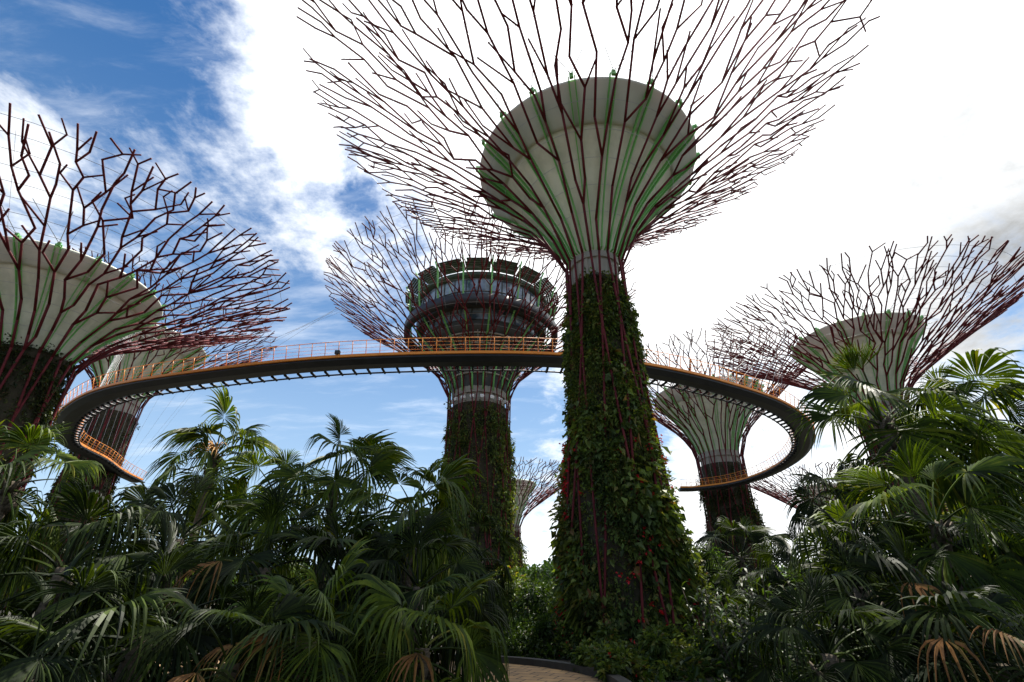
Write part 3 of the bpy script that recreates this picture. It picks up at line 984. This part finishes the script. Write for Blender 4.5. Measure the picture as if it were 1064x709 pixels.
def crown_mesh(seed, n_leaf, Lp, Lb, m, e_hi=1.4, e_lo=-0.75, hang=0.38, nseg=32, young=2):
    rng = np.random.default_rng(seed)
    b = MB()
    for i in range(n_leaf):
        f_ = (i + 0.5) / n_leaf
        el = e_hi + (e_lo - e_hi) * f_ ** 0.95 + rng.normal() * 0.2
        az = i * 2.39996 + rng.normal() * 0.4
        kx = rng.uniform(0.7, 1.25)
        hub0 = np.array([math.cos(az) * 0.07, math.sin(az) * 0.07, 0.15 - 0.55 * f_])
        fan_leaf(b, hub0, az, el, Lp * kx * (0.8 + 0.35 * f_), Lb * rng.uniform(0.8, 1.15) * (0.8 if i < young else 1), rng,
                 nseg=nseg, span=rng.uniform(85, 125) if i >= young else 60, hang=hang * (0.45 + 1.2 * f_) * rng.uniform(0.6, 1.6),
                 split=rng.uniform(0.36, 0.54))
    return b.mesh('crown', m, False)


CROWNS = [crown_mesh(100 + i, n_, 1.2, 1.25, M['palm'], hang=h_, e_lo=lo_) for i, (n_, h_, lo_) in enumerate([(20, .55, -.7), (24, .75, -.9), (17, .40, -.35), (21, .65, -.8)])]
SHADEC = [crown_mesh(200 + i, n_, 1.1, 1.05, M['palm_shaded'], hang=h_, e_lo=-0.9) for i, (n_, h_) in enumerate([(22, .6), (24, .8), (20, .5)])]  # crowns whose leaf colour carries the shade low in the thickets
rngd = np.random.default_rng(5)


def dry_mesh(seed):
    rng = np.random.default_rng(seed)
    b = MB()
    fan_leaf(b, np.array([0.05, 0, -0.2]), 0.0, 0.55, 1.5, 1.0, rng, nseg=16, span=60, hang=0.9, wfac=0.7, tatter=0.2)
    return b.mesh('dry_frond', M['dry'], False)


DRY = [dry_mesh(300 + i) for i in range(3)]


def palm_trunk_mesh(h, r):
    b = MB()
    rng = np.random.default_rng(int(h * 100))
    zs = np.linspace(-0.15, h, max(8, int(h * 5)))
    rr = r * (1.15 - 0.25 * np.clip(zs / h, 0, 1)) * (1 + 0.05 * np.sin(zs * 31))
    b.tube(np.stack([0.10 * np.sin(zs * 0.5), 0.05 * zs * 0.4, zs], 1), rr, 10)
    # old leaf bases
    for i in range(int(h * 7)):
        z_ = h - 0.1 - rng.random() * min(h, 1.4)
        a = rng.random() * 6.283
        c = np.array([0.10 * math.sin(z_ * 0.5), 0.02 * z_, z_])
        e = np.array([math.cos(a), math.sin(a), 0])
        b.tube([c + e * r * 0.8, c + e * (r + 0.14) + [0, 0, 0.22]], [0.05, 0.02], 4)
    return b.mesh('trunk', M['bark'])


def link(name, me, parent, loc=(0, 0, 0), rz=0.0, sc=1.0, tilt=(0, 0)):
    o = bpy.data.objects.new(name, me)
    COL.objects.link(o)
    o.parent = parent
    o.location = loc
    o.rotation_euler = (tilt[0], tilt[1], rz)
    o.scale = (sc, sc, sc)
    return o


def palm(px, py, y, sc, label, group, crown, rz, dry=0, stalk=False, tilt=(0, 0)):
    x, y, z = at(px, py, y)
    z = max(z, 0.35)
    root = empty('fan_palm', (x, y, 0), label, 'palm', group)
    link('trunk', palm_trunk_mesh(z, 0.11 + 0.03 * rnd.random()), root)
    top = (0.10 * math.sin(z * 0.5), 0.02 * z, z)
    link('crown', crown, root, top, rz, sc, tilt)
    for i in range(dry):
        link('dry_frond', DRY[i % 3], root, (top[0], top[1], top[2] - 0.1), -1.57 + (i - (dry - 1) / 2) * 0.9 + rnd.uniform(-0.3, 0.3), sc * 0.9)
    if stalk:
        b = MB()
        rg = np.random.default_rng(9)
        for i in range(26):
            a = rg.uniform(-2.4, -0.7)
            p_ = np.array([0.1 * math.cos(a), 0.1 * math.sin(a), 0.0])
            pts = [p_]
            e = rg.uniform(0.3, 1.2)
            for q in range(6):
                pts.append(pts[-1] + np.array([math.cos(a) * math.cos(e), math.sin(a) * math.cos(e), math.sin(e)]) * 0.16)
                e -= 0.42
                a += rg.normal() * 0.15
            b.tube(pts, np.linspace(0.02, 0.01, 7), 4)
        o = b.build('flower_stalk', M['stalk'], root)
        o.location = top
    return root


GL, GR, GB = 'fan palms massed at the left', 'fan palms massed at the right', 'dark palms beyond the right-hand thicket'
C, K = CROWNS, SHADEC
LP = [  # px, py, depth, size, crown, turn, dry, stalk, label
    (222, 470, 17.0, 1.02, C[0], 0.3, 0, True, 'tall fan palm with a tan flower stalk, highest of the left thicket'),
    (345, 500, 13.0, 0.95, C[2], 1.1, 0, False, 'fan palm with upright fronds standing under the middle of the skyway'),
    (425, 530, 12.0, 0.92, C[1], 2.2, 0, False, 'fan palm whose fronds droop in front of the restaurant tower trunk'),
    (4, 500, 10.0, 0.8, C[3], 0.7, 0, False, 'fan palm with bright broad fronds below the left supertree trunk'),
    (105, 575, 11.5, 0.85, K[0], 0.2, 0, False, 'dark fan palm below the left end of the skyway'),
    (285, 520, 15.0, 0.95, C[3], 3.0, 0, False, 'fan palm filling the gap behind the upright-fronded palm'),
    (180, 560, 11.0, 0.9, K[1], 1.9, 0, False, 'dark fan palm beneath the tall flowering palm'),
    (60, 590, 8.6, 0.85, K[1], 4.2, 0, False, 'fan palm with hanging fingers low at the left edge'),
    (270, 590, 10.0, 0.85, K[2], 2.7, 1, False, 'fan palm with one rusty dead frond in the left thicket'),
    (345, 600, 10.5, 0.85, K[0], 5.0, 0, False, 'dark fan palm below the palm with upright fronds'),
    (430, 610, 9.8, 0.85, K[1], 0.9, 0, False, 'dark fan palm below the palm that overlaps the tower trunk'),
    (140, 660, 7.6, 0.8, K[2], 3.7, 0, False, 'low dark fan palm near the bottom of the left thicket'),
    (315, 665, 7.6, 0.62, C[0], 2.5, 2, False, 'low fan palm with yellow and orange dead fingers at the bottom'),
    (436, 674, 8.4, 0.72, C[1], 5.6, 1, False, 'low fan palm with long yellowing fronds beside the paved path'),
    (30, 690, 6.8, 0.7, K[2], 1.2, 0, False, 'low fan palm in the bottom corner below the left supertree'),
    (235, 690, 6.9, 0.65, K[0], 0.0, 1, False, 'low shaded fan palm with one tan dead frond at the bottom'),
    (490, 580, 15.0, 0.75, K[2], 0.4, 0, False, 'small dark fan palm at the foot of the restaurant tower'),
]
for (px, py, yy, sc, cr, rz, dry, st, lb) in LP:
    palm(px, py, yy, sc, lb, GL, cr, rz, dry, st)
RP = [
    (918, 436, 12.0, 1.05, C[2], 2.4, 0, False, 'fan palm with a bright upright frond before the right supertree bowl'),
    (1002, 430, 12.5, 0.98, C[1], 0.4, 0, False, 'tallest right-hand fan palm with a shaggy domed crown'),
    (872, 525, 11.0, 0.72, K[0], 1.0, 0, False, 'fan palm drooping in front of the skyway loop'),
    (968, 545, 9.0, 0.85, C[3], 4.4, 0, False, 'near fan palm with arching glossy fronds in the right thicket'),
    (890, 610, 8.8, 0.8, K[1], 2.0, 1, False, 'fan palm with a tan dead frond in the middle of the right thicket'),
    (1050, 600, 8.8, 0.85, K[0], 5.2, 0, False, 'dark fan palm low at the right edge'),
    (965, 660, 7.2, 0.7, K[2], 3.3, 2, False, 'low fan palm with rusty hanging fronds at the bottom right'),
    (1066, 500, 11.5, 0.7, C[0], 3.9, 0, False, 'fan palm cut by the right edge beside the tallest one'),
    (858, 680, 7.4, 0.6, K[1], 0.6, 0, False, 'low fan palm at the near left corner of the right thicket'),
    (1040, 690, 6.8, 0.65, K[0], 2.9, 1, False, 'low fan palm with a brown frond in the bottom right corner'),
]
for (px, py, yy, sc, cr, rz, dry, st, lb) in RP:
    palm(px, py, yy, sc, lb, GR, cr, rz, dry, st)
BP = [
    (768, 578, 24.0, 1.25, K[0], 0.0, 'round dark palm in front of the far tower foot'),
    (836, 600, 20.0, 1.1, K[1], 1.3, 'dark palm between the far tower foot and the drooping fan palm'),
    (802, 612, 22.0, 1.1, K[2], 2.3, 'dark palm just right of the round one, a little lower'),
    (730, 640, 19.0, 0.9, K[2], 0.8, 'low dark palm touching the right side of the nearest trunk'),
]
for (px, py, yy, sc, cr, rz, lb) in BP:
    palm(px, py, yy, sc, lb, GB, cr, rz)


# ------------------------------------------------------------------ shrubs and broad-leaved trees
def strap_shrub(x, y, h, w, n, label, group, seed, m='shrub', wid=0.07):
    """shrub of arching strap leaves on short stems"""
    rng = np.random.default_rng(seed)
    root = empty('shrub', (x, y, 0), label, 'shrub', group)
    st, lf = MB(), MB()
    ns = max(5, int(n / 26))
    for i in range(ns):
        a = rng.random() * 6.283
        r_ = w * math.sqrt(rng.random())
        base = np.array([math.cos(a), math.sin(a), 0]) * r_ * 0.45
        top = np.array([math.cos(a) * r_, math.sin(a) * r_, h * rng.uniform(0.35, 0.95)])
        st.tube([base, (base + top) / 2 + rng.normal(size=3) * 0.04, top], [0.025, 0.02, 0.012], 5)
        for j in range(26):
            f_ = rng.random() ** 0.6
            p = base + (top - base) * f_
            aa = rng.random() * 6.283
            e = rng.uniform(-0.1, 1.2)
            L = rng.uniform(0.25, 0.55)
            d = np.array([math.cos(aa) * math.cos(e), math.sin(aa) * math.cos(e), math.sin(e)])
            sd = np.cross(d, [0, 0, 1.0])
            sd /= np.linalg.norm(sd) + 1e-6
            rows = []
            for u, wf in ((0, .35), (.35, 1), (.7, .8), (1, .05)):
                c = p + d * L * u - np.array([0, 0, 1]) * L * 0.55 * u * u
                rows += [c - sd * wid * wf / 2, c + sd * wid * wf / 2]
            lf.add(rows, [(0, 1, 3, 2), (2, 3, 5, 4), (4, 5, 7, 6)])
    st.build('stems', M['bark'], root)
    lf.build('leaves', M[m], root, False)
    return root


def bush(x, y, h, w, n, label, group, seed, m='shrub', leaf=0.16, name='shrub', cat='shrub', stem_h=0.0, flowers=0, clumps=14):
    rng = np.random.default_rng(seed)
    root = empty(name, (x, y, 0), label, cat, group)
    st = MB()
    cc = rand_unit(rng, clumps) * (rng.random((clumps, 1)) ** 0.4)
    cc[:, 2] = np.abs(cc[:, 2]) if stem_h < 0.1 else cc[:, 2]
    cc = cc * np.array([w, w, (h - stem_h) / (1.0 if stem_h < 0.1 else 2)]) * 0.8
    cc[:, 2] += stem_h if stem_h < 0.1 else stem_h + (h - stem_h) / 2
    for c in cc:
        b0 = np.array([0, 0, stem_h * 0.8])
        md = (b0 + c) / 2 + rng.normal(size=3) * 0.06 * h
        st.tube([b0 + (c - b0) * 0.0, md, c], np.array([0.05, 0.035, 0.012]) * max(1, h / 4), 5)
    if stem_h > 0.1:
        st.tube([(0, 0, -0.1), (0.05, 0.03, stem_h * 0.5), (0, 0, stem_h)], np.array([0.035, 0.026, 0.02]) * h, 8)
    ci = rng.integers(0, clumps, n)
    cs = rng.uniform(0.22, 0.48, clumps) * min(w, h)
    off = rand_unit(rng, n) * (rng.random((n, 1)) ** 0.45) * cs[ci][:, None] * np.array([1, 1, 0.8])
    P = cc[ci] + off
    P[:, 2] = np.maximum(P[:, 2], 0.04)
    D = off / (np.linalg.norm(off, axis=1)[:, None] + 1e-6) + rand_unit(rng, n) * 0.8 + np.array([0, 0, 0.1])
    lf = MB()
    L = leaf * rng.uniform(0.6, 1.4, n)
    leaf_cloud(lf, P, D, L, L * 0.5, rng)
    st.build('trunk' if stem_h > 0.1 else 'stems', M['bark'], root)
    lf.build('crown' if stem_h > 0.1 else 'leaves', M[m], root, False)
    if flowers:
        f = MB()
        i = rng.integers(0, n, flowers)
        for rep in range(3):
            leaf_cloud(f, P[i] + D[i] * 0.08, D[i] + rand_unit(rng, flowers), 0.07, 0.055, rng)
        f.build('red_flowers', M['flower'], root, False)
    return root


def gp(px, y):
    d = raydir(px, 640)
    return float(d[0] * y / d[1])


GS = 'shrubs at the right of the nearest trunk'
for i, (px, yy, h, w_, lb) in enumerate([
        (770, 12.5, 1.6, 0.9, 'strap-leaved shrub just right of the nearest trunk foot'),
        (815, 11.5, 1.8, 1.0, 'strap-leaved shrub in front of the dark palms'),
        (745, 14.5, 2.0, 1.0, 'strap-leaved shrub tucked behind the nearest trunk foot'),
        (850, 13.5, 2.2, 1.1, 'taller strap-leaved shrub under the drooping fan palm'),
        (790, 16.5, 2.6, 1.3, 'strap-leaved shrub below the round dark palm'),
        (900, 11.5, 1.9, 1.2, 'strap-leaved shrub deep in the right thicket'),
        (980, 11.5, 2.0, 1.3, 'strap-leaved shrub in the shade of the arching fan palm'),
        (1050, 11.0, 2.0, 1.3, 'strap-leaved shrub in shade at the right edge')]):
    strap_shrub(gp(px, yy), yy, h, w_, 420, lb, GS, 400 + i)
GM = 'shrubs behind the path at the tower foot'
for i, (px, yy, h, w_, lb, m, lf_) in enumerate([
        (540, 17.6, 1.2, 1.0, 'low leafy shrub behind the kerb at the left end of the path', 'shrub', 0.13),
        (572, 17.8, 1.4, 1.0, 'low leafy shrub behind the kerb touching the nearest trunk', 'shrub', 0.13),
        (505, 18.5, 1.9, 1.2, 'leafy shrub behind the low yellowing fan palm', 'shrub', 0.15),
        (555, 23.0, 2.6, 1.6, 'broad leafy shrub between the tower foot and the nearest trunk', 'shrub', 0.18),
        (525, 30.0, 3.4, 2.2, 'dense shrub at the right foot of the restaurant tower', 'creeper', 0.24),
        (590, 30.0, 3.6, 2.2, 'dense shrub half hidden by the nearest trunk', 'shrub', 0.24)]):
    bush(gp(px, yy), yy, h, w_, 3200, lb, GM, 500 + i, m, lf_)
# planting at the foot of the nearest tower
GF = 'plants round the foot of the nearest trunk'
for i, (dx, dy, h, w_, lb, fl) in enumerate([
        (-2.3, -1.5, 1.0, 0.6, 'red-flowering shrub at the left foot of the nearest trunk', 40),
        (-1.2, -2.5, 0.9, 0.8, 'leafy shrub at the front left foot of the nearest trunk', 6),
        (0.3, -2.9, 0.9, 0.9, 'leafy shrub at the front of the nearest trunk foot', 4),
        (1.7, -2.5, 1.1, 0.9, 'leafy shrub at the front right foot of the nearest trunk', 8),
        (2.7, -1.4, 1.3, 0.8, 'red-flecked shrub at the right foot of the nearest trunk', 30),
        (-1.55, -5.9, 0.8, 0.75, 'low shrub spilling over the kerb at the bend of the path', 3),
        (-1.9, -4.6, 0.75, 0.6, 'small shrub at the corner of the path before the nearest trunk', 3),
        (-0.4, -5.2, 0.95, 0.9, 'leafy shrub in the bed in front of the nearest trunk', 4),
        (1.2, -5.0, 1.1, 0.9, 'taller leafy shrub in the bed in front of the nearest trunk', 4)]):
    bush(4.05 + dx, 19 + dy, h, w_, 2600, lb, GF, 600 + i, 'creeper', 0.16, flowers=fl)
# spiky pale plant and trees in the gap left of the nearest trunk
x, y, z = at(567, 612, 36)
strap_shrub(x, y, z + 1.6, 2.4, 900, 'pale spiky screw pine in the gap beside the nearest trunk', None, 700, 'light_shrub', 0.2)
GT = 'broad-leaved trees on the far side of the grove'
for i, (px, pt, yy, w_, lb, m) in enumerate([
        (575, 580, 60, 3.5, 'round tree seen in the gap left of the nearest trunk', 'tree'),
        (545, 592, 75, 4.5, 'tree crown at the right of the restaurant tower foot', 'tree'),
        (712, 572, 62, 4.5, 'pale green tree right of the nearest trunk', 'light_shrub'),
        (735, 570, 85, 5.0, 'tree behind the pale green one near the far tower foot', 'tree'),
        (690, 575, 90, 5.5, 'tree partly hidden by the right side of the nearest trunk', 'tree'),
        (612, 575, 80, 5.0, 'tree hidden behind the nearest trunk, its edge in the gap', 'tree')]):
    x, y, z = at(px, pt, yy)
    bush(x, y, z, w_, 5200, lb, GT, 800 + i, m, 0.45, 'broadleaf_tree', 'tree', stem_h=z * 0.3, clumps=22)
x, y, z = at(1040, 470, 17)
bush(x, y, z, 2.3, 9000, 'olive-leaved tree catching light behind the right-hand palms', None, 900, 'olive', 0.13, 'broadleaf_tree', 'tree', stem_h=z * 0.3, clumps=26)
x, y, z = at(985, 520, 19)
bush(x, y, z, 2.2, 6000, 'dark leafy tree between the tallest right-hand palm and the thicket', None, 901, 'shrub', 0.18, 'broadleaf_tree', 'tree', stem_h=z * 0.25, clumps=20)

# far wood along the horizon: one mass nobody could count
rng = np.random.default_rng(77)
b = MB()
nT = 260
az = np.radians(rng.uniform(-62, 62, nT))
dist = rng.uniform(150, 260, nT)
hh = rng.uniform(7, 13, nT)
for i in range(nT):
    n = 150
    c = np.array([dist[i] * math.sin(az[i]), dist[i] * math.cos(az[i]), hh[i] * 0.55])
    P = c + rand_unit(rng, n) * rng.uniform(0.5, 1, (n, 1)) * np.array([hh[i] * 0.6, hh[i] * 0.6, hh[i] * 0.5])
    P[:, 2] = np.maximum(P[:, 2], 0.1)
    leaf_cloud(b, P, rand_unit(rng, n) + [0, 0, 0.2], 2.4, 1.9, rng)
tag(b.build('treeline', M['tree'], None, False), 'far wood of mixed green trees along the horizon', 'wood', None, 'stuff')

# ground cover under the thickets
b = MB()
n = 26000
rng = np.random.default_rng(78)
xx = rng.uniform(-22, 22, n)
yy = rng.uniform(4.5, 34, n)
dmin = np.min(np.hypot(xx[:, None] - PL[None, :, 0], yy[:, None] - PL[None, :, 1]), axis=1)
keep = dmin > 2.5
xx, yy = xx[keep], yy[keep]
n = len(xx)
P = np.c_[xx, yy, rng.uniform(0, 0.35, n)]
leaf_cloud(b, P, rand_unit(rng, n) + [0, 0, 0.7], rng.uniform(0.12, 0.34, n), rng.uniform(0.06, 0.14, n), rng)
tag(b.build('ground_cover', M['shrub'], None, False), 'low leafy ground cover under the palms', 'ground cover', None, 'stuff')
